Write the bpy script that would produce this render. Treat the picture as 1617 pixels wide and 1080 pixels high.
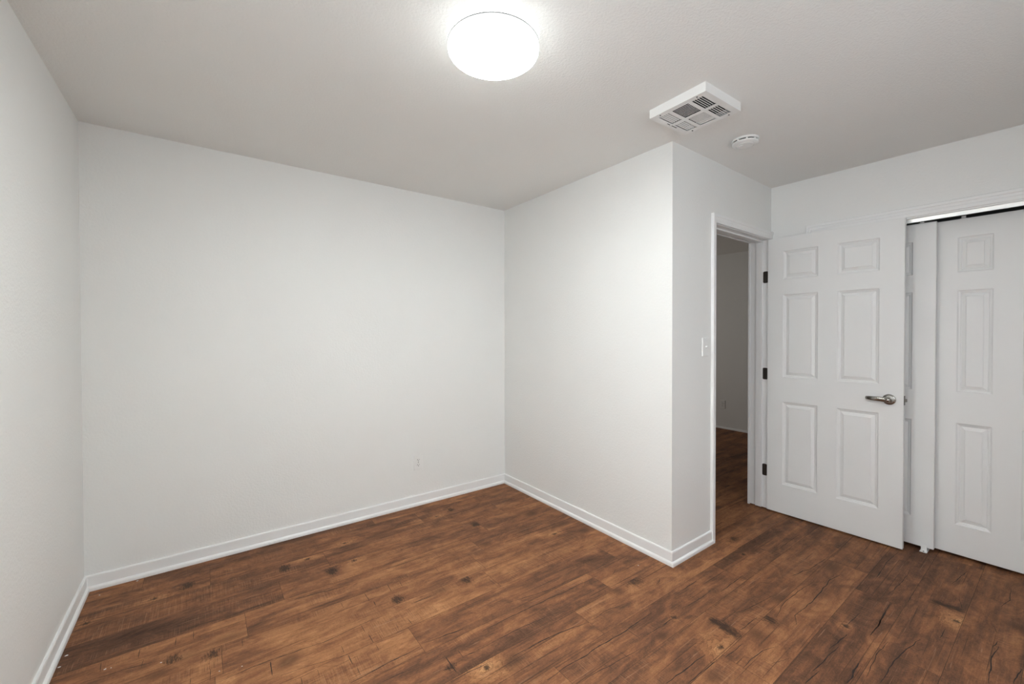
import bpy, bmesh, math, random
from mathutils import Vector, Matrix, noise

S = bpy.context.scene
for o in list(bpy.data.objects):
    bpy.data.objects.remove(o, do_unlink=True)
COL = S.collection

# ------------------------------------------------------------------ camera
YAW, PITCH, ROLL, CAM_Z, FPX, SHIFT_Y = 0.6360, -0.0115, -0.0021, 1.3412, 660.44, -5.875
f = Vector((math.sin(YAW) * math.cos(PITCH), math.cos(YAW) * math.cos(PITCH), math.sin(PITCH)))
r = Vector((math.cos(YAW), -math.sin(YAW), 0.0))
u = r.cross(f)
r2 = math.cos(ROLL) * r + math.sin(ROLL) * u
u2 = -math.sin(ROLL) * r + math.cos(ROLL) * u
cam_data = bpy.data.cameras.new('camera')
cam_data.sensor_fit = 'HORIZONTAL'
cam_data.sensor_width = 36.0
cam_data.lens = 36.0 * FPX / 1617.0
cam_data.shift_y = SHIFT_Y / 1617.0
cam_data.clip_start = 0.02
cam = bpy.data.objects.new('camera', cam_data)
COL.objects.link(cam)
cam.matrix_world = Matrix(((r2.x, u2.x, -f.x, 0.0), (r2.y, u2.y, -f.y, 0.0), (r2.z, u2.z, -f.z, CAM_Z), (0, 0, 0, 1)))
S.camera = cam

# ------------------------------------------------------------------ view and world
S.view_settings.view_transform = 'Standard'
S.view_settings.look = 'None'
S.view_settings.gamma = 1.0
S.view_settings.use_curve_mapping = False
S.view_settings.exposure = 0.0
LAMP_DOWN, LAMP_SIDE, LAMP_UPPER = 92.0, 7.5, 2.8     # radiance of the ceiling lamp: face and rim
LEFT_FILL_W = 21.0                        # added fill light, left of the view
FRONT_FILL_W = 11.5                          # added fill light behind the camera
HALL_FILL_W = 12.0                           # added fill light at the far end of the hallway
world = bpy.data.worlds.new('world')
S.world = world
world.use_nodes = True
world.node_tree.nodes['Background'].inputs[0].default_value = (0.75, 0.85, 1.0, 1)
world.node_tree.nodes['Background'].inputs[1].default_value = 1.0


def area(name, loc, direction, sx, sy, power, color):
    d = bpy.data.lights.new(name, 'AREA')
    d.shape = 'RECTANGLE'
    d.size, d.size_y = sx, sy
    d.energy = power
    d.color = color
    o = bpy.data.objects.new(name, d)
    COL.objects.link(o)
    o.location = loc
    o.rotation_euler = Vector(direction).to_track_quat('-Z', 'Z').to_euler()
    return o


XL_ = -0.5095
# unseen fill light added outside a made-up opening in the left wall
area('fill_light_left', (XL_ - 0.10, 0.15, 1.50), (1, 0.0, -0.05), 1.10, 1.15, LEFT_FILL_W, (0.95, 0.985, 1.0))
# second added fill light, shining in through a made-up opening behind the camera
area('fill_light_front', (1.55, -0.70, 1.50), (0, 1, -0.70), 1.25, 1.05, FRONT_FILL_W, (0.95, 0.985, 1.0))
# unseen area light added at the far end to brighten the hallway
area('fill_light_hall', (4.2, 4.85, 1.3), (0.7, -1, 0.05), 0.9, 1.2, HALL_FILL_W, (1.0, 0.96, 0.90))

# ------------------------------------------------------------------ measures (metres)
H = 2.44
XL = -0.5095                    # left wall
LB = (-0.5095, 3.0701)          # left back corner
RB = (2.1786, 3.0643)           # right back corner
BC = (2.1702, 1.3882)           # outer corner of the projecting wall
AC = (3.4853, 1.3960)           # corner of entry wall and closet wall
YF = -0.60                      # wall behind the camera
XH = 5.87                       # far wall of the hallway
YH = 4.9
TW = 0.125


def yw(x):                      # entry wall face
    return BC[1] + (x - BC[0]) / (AC[0] - BC[0]) * (AC[1] - BC[1])


def xc(y):                      # closet wall face
    return AC[0] + 0.0086 * (AC[1] - y)


# ------------------------------------------------------------------ materials
def mat(name):
    m = bpy.data.materials.new(name)
    m.use_nodes = True
    return m, m.node_tree, m.node_tree.nodes['Principled BSDF']


def node(nt, typ, **kw):
    n = nt.nodes.new(typ)
    for k, v in kw.items():
        setattr(n, k, v)
    return n


def setin(n, **kw):
    for k, v in kw.items():
        n.inputs[k.replace('_', ' ')].default_value = v


def math_n(nt, op, a, b=None, c=None):
    n = nt.nodes.new('ShaderNodeMath')
    n.operation = op
    for i, v in enumerate((a, b, c)):
        if v is None:
            continue
        if isinstance(v, (int, float)):
            n.inputs[i].default_value = v
        else:
            nt.links.new(v, n.inputs[i])
    return n.outputs[0]


def paint(name, col, rough, bump=0.0, scale=60.0, dist=0.002, detail=3.0, var=0.02):
    m, nt, b = mat(name)
    tc = node(nt, 'ShaderNodeTexCoord')
    n1 = node(nt, 'ShaderNodeTexNoise')
    setin(n1, Scale=2.2, Detail=3.0)
    nt.links.new(tc.outputs['Object'], n1.inputs['Vector'])
    mx = node(nt, 'ShaderNodeMix', data_type='RGBA')
    mx.inputs['A'].default_value = (*[c * (1 - var) for c in col], 1)
    mx.inputs['B'].default_value = (*[min(1, c * (1 + var)) for c in col], 1)
    nt.links.new(n1.outputs['Fac'], mx.inputs['Factor'])
    nt.links.new(mx.outputs['Result'], b.inputs['Base Color'])
    b.inputs['Roughness'].default_value = rough
    if bump > 0:
        n2 = node(nt, 'ShaderNodeTexNoise')
        setin(n2, Scale=scale, Detail=detail, Roughness=0.55)
        nt.links.new(tc.outputs['Object'], n2.inputs['Vector'])
        bp = node(nt, 'ShaderNodeBump')
        setin(bp, Strength=bump, Distance=dist)
        nt.links.new(n2.outputs['Fac'], bp.inputs['Height'])
        nt.links.new(bp.outputs['Normal'], b.inputs['Normal'])
    return m


M = {}
M['wall'] = paint('wall_paint', (0.86, 0.862, 0.845), 0.6, 0.5, 85, 0.003)
M['ceiling'] = paint('ceiling_paint', (0.87, 0.868, 0.845), 0.8, 0.6, 100, 0.004, 4)
M['trim'] = paint('trim_gloss_paint', (0.88, 0.88, 0.875), 0.35, 0.05, 30, 0.002)
M['door'] = paint('door_paint', (0.85, 0.85, 0.84), 0.45, 0.06, 120, 0.001)
M['plastic'] = paint('white_plastic', (0.87, 0.87, 0.855), 0.35)
M['vent'] = paint('white_enamel', (0.87, 0.87, 0.855), 0.4)
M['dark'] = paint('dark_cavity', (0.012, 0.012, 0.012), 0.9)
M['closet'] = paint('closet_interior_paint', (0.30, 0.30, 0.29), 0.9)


def metal(name, col, rough):
    m, nt, b = mat(name)
    b.inputs['Metallic'].default_value = 1.0
    tc = node(nt, 'ShaderNodeTexCoord')
    n1 = node(nt, 'ShaderNodeTexNoise')
    setin(n1, Scale=90.0, Detail=2.0)
    nt.links.new(tc.outputs['Object'], n1.inputs['Vector'])
    nt.links.new(math_n(nt, 'MULTIPLY_ADD', n1.outputs['Fac'], 0.12, rough - 0.06), b.inputs['Roughness'])
    b.inputs['Base Color'].default_value = (*col, 1)
    return m


M['nickel'] = metal('satin_nickel', (0.36, 0.345, 0.32), 0.24)
M['bronze'] = metal('dark_bronze', (0.085, 0.076, 0.068), 0.45)
M['track'] = metal('painted_aluminium', (0.90, 0.90, 0.88), 0.35)


def lamp_mat(name, side, down):
    m, nt, b = mat(name)
    b.inputs['Base Color'].default_value = (0.9, 0.9, 0.9, 1)
    b.inputs['Roughness'].default_value = 0.4
    g = node(nt, 'ShaderNodeNewGeometry')
    sp = node(nt, 'ShaderNodeSeparateXYZ')
    nt.links.new(g.outputs['Normal'], sp.inputs[0])
    mr = node(nt, 'ShaderNodeMapRange', interpolation_type='SMOOTHSTEP')
    setin(mr, From_Min=0.35, From_Max=0.95, To_Min=side, To_Max=down)
    nt.links.new(math_n(nt, 'MULTIPLY', sp.outputs['Z'], -1.0), mr.inputs['Value'])
    b.inputs['Emission Color'].default_value = (0.955, 1.0, 0.985, 1)
    nt.links.new(mr.outputs['Result'], b.inputs['Emission Strength'])
    return m


M['lamp'] = lamp_mat('lamp_diffuser', LAMP_SIDE, LAMP_DOWN)
M['lamp_upper'] = lamp_mat('lamp_upper_diffuser', LAMP_UPPER, LAMP_UPPER)
M['grey_trim'] = paint('grey_trim', (0.16, 0.16, 0.16), 0.5)


def floor_mat():
    m, nt, b = mat('rustic_plank_floor')
    L = nt.links.new
    at = lambda nm: node(nt, 'ShaderNodeAttribute', attribute_name=nm).outputs['Fac']
    tone, seed, knot, eye, fine = at('tone'), at('seed'), at('knot'), at('eye'), at('smear')
    tc = node(nt, 'ShaderNodeTexCoord')
    sp = node(nt, 'ShaderNodeSeparateXYZ')
    L(tc.outputs['Object'], sp.inputs[0])
    X, Y = sp.outputs['X'], sp.outputs['Y']

    def vec(sx, sy, sz):
        c = node(nt, 'ShaderNodeCombineXYZ')
        L(math_n(nt, 'MULTIPLY', X, sx), c.inputs[0])
        L(math_n(nt, 'MULTIPLY', Y, sy), c.inputs[1])
        L(math_n(nt, 'MULTIPLY', seed, sz), c.inputs[2])
        return c.outputs[0]

    def noi(v, scale, detail=3.0, rough=0.55, distort=0.0):
        n = node(nt, 'ShaderNodeTexNoise')
        setin(n, Scale=scale, Detail=detail, Roughness=rough, Distortion=distort)
        L(v, n.inputs['Vector'])
        return n.outputs['Fac']

    def rng(v, a, b_, c=0.0, d=1.0):
        n = node(nt, 'ShaderNodeMapRange', interpolation_type='SMOOTHSTEP')
        setin(n, From_Min=a, From_Max=b_, To_Min=c, To_Max=d)
        L(v, n.inputs['Value'])
        return n.outputs['Result']

    def mixc(fac, a, col, mode='MIX'):
        n = node(nt, 'ShaderNodeMix', data_type='RGBA', blend_type=mode)
        L(fac, n.inputs['Factor']) if not isinstance(fac, float) else setattr(n.inputs['Factor'], 'default_value', fac)
        L(a, n.inputs['A'])
        if isinstance(col, tuple):
            n.inputs['B'].default_value = (*col, 1)
        else:
            L(col, n.inputs['B'])
        return n.outputs['Result']

    broad = noi(vec(1.5, 8.5, 37.0), 1.0, 4.0, 0.6, 0.7)          # long soft bands along the plank
    streak = noi(vec(2.4, 52.0, 53.0), 1.0, 5.0, 0.65, 0.4)        # grain streaks
    fibre = noi(vec(14.0, 330.0, 11.0), 1.0, 3.0, 0.6)            # fine fibre
    speck = noi(vec(100.0, 190.0, 13.0), 1.0, 4.0, 0.75)           # gritty texture
    blot = noi(vec(6.5, 12.0, 71.0), 1.0, 6.0, 0.72, 0.9)          # weathered blotches
    ramp = node(nt, 'ShaderNodeValToRGB')
    e = ramp.color_ramp.elements
    e[0].position, e[0].color = 0.0, (0.050, 0.024, 0.014, 1)
    e[1].position, e[1].color = 1.0, (0.60, 0.315, 0.145, 1)
    for p, c in ((0.30, (0.140, 0.064, 0.036, 1)), (0.52, (0.255, 0.110, 0.052, 1)), (0.74, (0.400, 0.182, 0.080, 1))):
        q = e.new(p)
        q.color = c
    t = math_n(nt, 'MULTIPLY_ADD', math_n(nt, 'SUBTRACT', broad, 0.5), 0.95, tone)
    t = math_n(nt, 'MULTIPLY_ADD', math_n(nt, 'SUBTRACT', streak, 0.5), 0.48, t)
    t = math_n(nt, 'MULTIPLY_ADD', math_n(nt, 'SUBTRACT', blot, 0.5), 0.95, t)
    t = math_n(nt, 'MULTIPLY_ADD', math_n(nt, 'SUBTRACT', fibre, 0.5), 0.20, t)
    t = math_n(nt, 'MULTIPLY_ADD', math_n(nt, 'SUBTRACT', speck, 0.5), 0.50, t)
    t = math_n(nt, 'MULTIPLY_ADD', eye, 0.34, t)
    L(t, ramp.inputs['Fac'])
    c = ramp.outputs['Color']
    # saw marks: fine lines across the grain, in patches
    w = noi(vec(330.0, 9.0, 5.0), 1.0, 2.0, 0.5)
    gate = rng(noi(vec(2.6, 8.0, 91.0), 1.0, 2.0), 0.48, 0.66)
    saw = math_n(nt, 'MULTIPLY', rng(w, 0.50, 0.72), gate)
    c = mixc(math_n(nt, 'MULTIPLY', saw, 0.42), c, (0.075, 0.036, 0.022))
    sawl = math_n(nt, 'MULTIPLY', rng(w, 0.46, 0.30), gate)
    c = mixc(math_n(nt, 'MULTIPLY', sawl, 0.30), c, (0.47, 0.26, 0.14))
    # dark weathering streaks along the grain
    ds = rng(noi(vec(2.2, 60.0, 23.0), 1.0, 3.0, 0.6, 0.5), 0.60, 0.74)
    c = mixc(math_n(nt, 'MULTIPLY', ds, 0.28), c, (0.070, 0.034, 0.022))
    # hairline grain cracks
    hl = rng(noi(vec(1.3, 95.0, 43.0), 1.0, 2.0, 0.5, 0.35), 0.655, 0.70)
    c = mixc(math_n(nt, 'MULTIPLY', hl, 0.62), c, (0.055, 0.028, 0.019))
    # pale scratches along the grain
    sc = rng(noi(vec(4.0, 150.0, 67.0), 1.0, 2.0, 0.5, 0.8), 0.66, 0.74)
    c = mixc(math_n(nt, 'MULTIPLY', sc, 0.40), c, (0.46, 0.26, 0.15))
    # swirling grain around the eyes
    sw = math_n(nt, 'SINE', math_n(nt, 'MULTIPLY_ADD', blot, 48.0, math_n(nt, 'MULTIPLY', eye, 20.0)))
    c = mixc(math_n(nt, 'MULTIPLY', math_n(nt, 'MULTIPLY', rng(sw, 0.45, 0.95), rng(eye, 0.10, 0.40)), 0.42), c, (0.085, 0.040, 0.022))
    # knots: cross-grain hatching inside the dark patch
    kn = noi(vec(130.0, 34.0, 31.0), 1.0, 4.0, 0.75, 0.5)
    kd = rng(math_n(nt, 'MULTIPLY_ADD', math_n(nt, 'SUBTRACT', kn, 0.5), 2.2, knot), 0.26, 0.90)
    c = mixc(math_n(nt, 'MULTIPLY', kd, 0.86), c, (0.030, 0.018, 0.014))
    sm = rng(math_n(nt, 'MULTIPLY_ADD', math_n(nt, 'SUBTRACT', blot, 0.5), 1.2, fine), 0.10, 0.85)
    c = mixc(math_n(nt, 'MULTIPLY', sm, 0.62), c, (0.060, 0.030, 0.020))
    L(c, b.inputs['Base Color'])
    b.inputs['Roughness'].default_value = 0.5
    L(math_n(nt, 'MULTIPLY_ADD', streak, 0.25, 0.48), b.inputs['Roughness'])
    b.inputs['Specular IOR Level'].default_value = 0.18
    hgt = math_n(nt, 'SUBTRACT', math_n(nt, 'MULTIPLY_ADD', fibre, 0.35, streak), math_n(nt, 'MULTIPLY', saw, 0.6))
    bp = node(nt, 'ShaderNodeBump')
    setin(bp, Strength=0.22, Distance=0.0015)
    L(hgt, bp.inputs['Height'])
    L(bp.outputs['Normal'], b.inputs['Normal'])
    return m


M['floor'] = floor_mat()
M['crack'] = paint('floor_crack', (0.018, 0.010, 0.007), 0.8)
M['fleck'] = paint('paint_fleck', (0.75, 0.75, 0.73), 0.7)


# ------------------------------------------------------------------ mesh helpers
def link(name, me, m, parent=None):
    o = bpy.data.objects.new(name, me)
    COL.objects.link(o)
    for k in (m if isinstance(m, (list, tuple)) else [m]):
        me.materials.append(k)
    if parent is not None:
        o.parent = parent
    return o


def obj(name, bm, m, parent=None, bevel=0.0, smooth=False, segs=2):
    me = bpy.data.meshes.new(name)
    bmesh.ops.recalc_face_normals(bm, faces=bm.faces)
    bm.to_mesh(me)
    bm.free()
    o = link(name, me, m, parent)
    if smooth:
        for p in me.polygons:
            p.use_smooth = True
    if bevel > 0:
        md = o.modifiers.new('bevel', 'BEVEL')
        md.width = bevel
        md.segments = segs
        md.limit_method = 'ANGLE'
        md.angle_limit = math.radians(40)
        md.harden_normals = False
    return o


def empty(name, loc=(0, 0, 0), rotz=0.0, label=None, cat=None, group=None, kind=None):
    o = bpy.data.objects.new(name, None)
    o.empty_display_size = 0.05
    COL.objects.link(o)
    o.location = loc
    o.rotation_euler = (0, 0, rotz)
    return tag(o, label, cat, group, kind)


def tag(o, label=None, cat=None, group=None, kind=None):
    for k, v in (('label', label), ('category', cat), ('group', group), ('kind', kind)):
        if v:
            o[k] = v
    return o


def box(bm, lo, hi, matrix=None):
    vs = [bm.verts.new((x, y, z)) for z in (lo[2], hi[2]) for y in (lo[1], hi[1]) for x in (lo[0], hi[0])]
    for q in ((0, 2, 3, 1), (4, 5, 7, 6), (0, 1, 5, 4), (2, 6, 7, 3), (0, 4, 6, 2), (1, 3, 7, 5)):
        bm.faces.new([vs[i] for i in q])
    if matrix is not None:
        bmesh.ops.transform(bm, matrix=matrix, verts=vs)
    return vs


def prism(bm, pts, z0, z1):
    a = [bm.verts.new((x, y, z0)) for x, y in pts]
    b = [bm.verts.new((x, y, z1)) for x, y in pts]
    n = len(pts)
    bm.faces.new(a[::-1])
    bm.faces.new(b)
    for i in range(n):
        j = (i + 1) % n
        bm.faces.new((a[i], a[j], b[j], b[i]))


def lathe(bm, prof, segs=64, centre=(0, 0, 0), axis='Z', cap0=True, cap1=True):
    rings = []
    for rad, h in prof:
        ring = []
        for i in range(segs):
            a = 2 * math.pi * i / segs
            p = (rad * math.cos(a), rad * math.sin(a), h)
            if axis == 'X':
                p = (p[2], p[0], p[1])
            elif axis == 'Y':
                p = (p[0], p[2], p[1])
            ring.append(bm.verts.new([p[k] + centre[k] for k in range(3)]))
        rings.append(ring)
    for a, b in zip(rings, rings[1:]):
        for i in range(segs):
            j = (i + 1) % segs
            bm.faces.new((a[i], a[j], b[j], b[i]))
    if cap0:
        bm.faces.new(rings[0][::-1])
    if cap1:
        bm.faces.new(rings[-1])
    return rings


def rrect(w, h, rad, n=5):
    pts = []
    for cx, cy, a0 in ((w / 2 - rad, h / 2 - rad, 0), (-w / 2 + rad, h / 2 - rad, 90), (-w / 2 + rad, -h / 2 + rad, 180), (w / 2 - rad, -h / 2 + rad, 270)):
        for i in range(n + 1):
            a = math.radians(a0 + 90 * i / n)
            pts.append((cx + rad * math.cos(a), cy + rad * math.sin(a)))
    return pts


def plate(bm, outline, levels, to3):
    """stacked outlines: levels = [(scale_inset, depth)], to3 maps (u, v, d) to a point"""
    rings = []
    for inset, d in levels:
        ring = []
        for (a, b) in outline:
            k = math.hypot(a, b)
            ring.append(bm.verts.new(to3(a - math.copysign(min(inset, abs(a)), a), b - math.copysign(min(inset, abs(b)), b), d)))
        rings.append(ring)
    n = len(outline)
    for p, q in zip(rings, rings[1:]):
        for i in range(n):
            j = (i + 1) % n
            bm.faces.new((p[i], p[j], q[j], q[i]))
    bm.faces.new(rings[0][::-1])
    bm.faces.new(rings[-1])


def sweep(bm, prof, a, b, ma, mb):
    """profile [(offset, z)] from plan point a to b; ma, mb are the offset vectors at either end"""
    ra = [bm.verts.new((a[0] + ma[0] * o, a[1] + ma[1] * o, z)) for o, z in prof]
    rb = [bm.verts.new((b[0] + mb[0] * o, b[1] + mb[1] * o, z)) for o, z in prof]
    n = len(prof)
    for i in range(n):
        j = (i + 1) % n
        bm.faces.new((ra[i], ra[j], rb[j], rb[i]))
    bm.faces.new(ra[::-1])
    bm.faces.new(rb)


def structure(name, bm, m, bevel=0.0):
    return tag(obj(name, bm, m, None, bevel), kind='structure')


# ------------------------------------------------------------------ walls and ceiling
WY0, WY1, WZ0, WZ1 = -0.42, 0.72, 0.90, 2.10     # opening added beside the camera to let the left fill in
bm = bmesh.new()
for y0, y1, z0, z1 in ((YF - TW, WY0, -0.06, H), (WY1, LB[1] + TW, -0.06, H), (WY0, WY1, -0.06, WZ0), (WY0, WY1, WZ1, H)):
    box(bm, (XL - TW, y0, z0), (XL, y1, z1))
structure('wall_left', bm, M['wall'])
bm = bmesh.new()
prism(bm, [LB, RB, (RB[0] + TW, RB[1]), (RB[0] + TW, RB[1] + TW), (LB[0], LB[1] + TW)], -0.06, H)
structure('wall_back', bm, M['wall'])
bm = bmesh.new()
prism(bm, [BC, RB, (RB[0] + TW, RB[1]), (BC[0] + TW, BC[1] + TW)], -0.06, H)
structure('wall_right', bm, M['wall'])

DX0, DX1, DZ = 2.640, 3.462, 2.058      # rough opening of the entry door
bm = bmesh.new()
prism(bm, [BC, (DX0, yw(DX0)), (DX0, yw(DX0) + TW), (BC[0] + TW, BC[1] + TW)], -0.06, H)
prism(bm, [(DX0, yw(DX0)), (DX1, yw(DX1)), (DX1, yw(DX1) + TW), (DX0, yw(DX0) + TW)], DZ, H)
prism(bm, [(DX1, yw(DX1)), (AC[0], AC[1]), (AC[0], AC[1] + TW), (DX1, yw(DX1) + TW)], -0.06, H)
structure('wall_entry', bm, M['wall'])

CY1, CY0, CZ = 1.112, -0.085, 2.047     # closet opening
bm = bmesh.new()
prism(bm, [AC, (xc(CY1), CY1), (xc(CY1) + TW, CY1), (AC[0] + TW, AC[1] + TW), (AC[0], AC[1] + TW)], -0.06, H)
prism(bm, [(xc(CY1), CY1), (xc(CY0), CY0), (xc(CY0) + TW, CY0), (xc(CY1) + TW, CY1)], CZ, H)
prism(bm, [(xc(CY0), CY0), (xc(YF), YF), (xc(YF) + TW, YF), (xc(CY0) + TW, CY0)], -0.06, H)
structure('wall_closet', bm, M['wall'])

FX0, FX1, FZ0, FZ1 = 0.90, 2.20, 0.90, 2.00    # opening added behind the camera for the front fill
bm = bmesh.new()
for x0, x1, z0, z1 in ((XL, FX0, -0.06, H), (FX1, 3.62, -0.06, H), (FX0, FX1, -0.06, FZ0), (FX0, FX1, FZ1, H)):
    box(bm, (x0, YF - TW, z0), (x1, YF, z1))
structure('wall_front', bm, M['wall'])
bm = bmesh.new()
for x0, x1, z0, z1 in ((FX0, FX0 + .045, FZ0, FZ1), (FX1 - .045, FX1, FZ0, FZ1), (FX0 + .045, FX1 - .045, FZ0, FZ0 + .045), (FX0 + .045, FX1 - .045, FZ1 - .045, FZ1), (1.53, 1.57, FZ0 + .045, FZ1 - .045)):
    box(bm, (x0, YF - 0.05, z0), (x1, YF - 0.01, z1))
structure('added_window_2', bm, M['trim'], 0.003)  # frame for the added front opening, never in view
bm = bmesh.new()
for y0, y1, z0, z1 in ((WY0, WY0 + .04, WZ0, WZ1), (WY1 - .04, WY1, WZ0, WZ1), (WY0 + .04, WY1 - .04, WZ0, WZ0 + .04), (WY0 + .04, WY1 - .04, WZ1 - .04, WZ1), (WY0 + .04, WY1 - .04, 1.48, 1.52)):
    box(bm, (XL - 0.06, y0, z0), (XL - 0.02, y1, z1))
structure('added_window_1', bm, M['trim'], 0.003)  # frame for the added left opening, out of view

# closet interior
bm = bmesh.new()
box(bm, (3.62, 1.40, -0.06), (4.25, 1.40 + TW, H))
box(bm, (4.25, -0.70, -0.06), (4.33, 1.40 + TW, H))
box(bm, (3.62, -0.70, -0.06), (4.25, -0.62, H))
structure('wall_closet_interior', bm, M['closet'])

# hallway
bm = bmesh.new()
box(bm, (XH, 1.40, -0.06), (XH + TW, YH, H))
structure('wall_hall', bm, M['wall'])
bm = bmesh.new()
box(bm, (4.33, 1.40, -0.06), (XH, 1.40 + TW, H))
structure('wall_hall_near', bm, M['wall'])
bm = bmesh.new()
box(bm, (RB[0] + TW, YH, -0.06), (XH + TW, YH + TW, H))
box(bm, (RB[0], RB[1] + TW, -0.06), (RB[0] + TW, YH + TW, H))
structure('wall_hall_far', bm, M['wall'])

bm = bmesh.new()
box(bm, (XL - TW, YF - TW, H), (XH + TW, YH + TW, H + 0.1))
structure('ceiling', bm, M['ceiling'])

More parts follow.
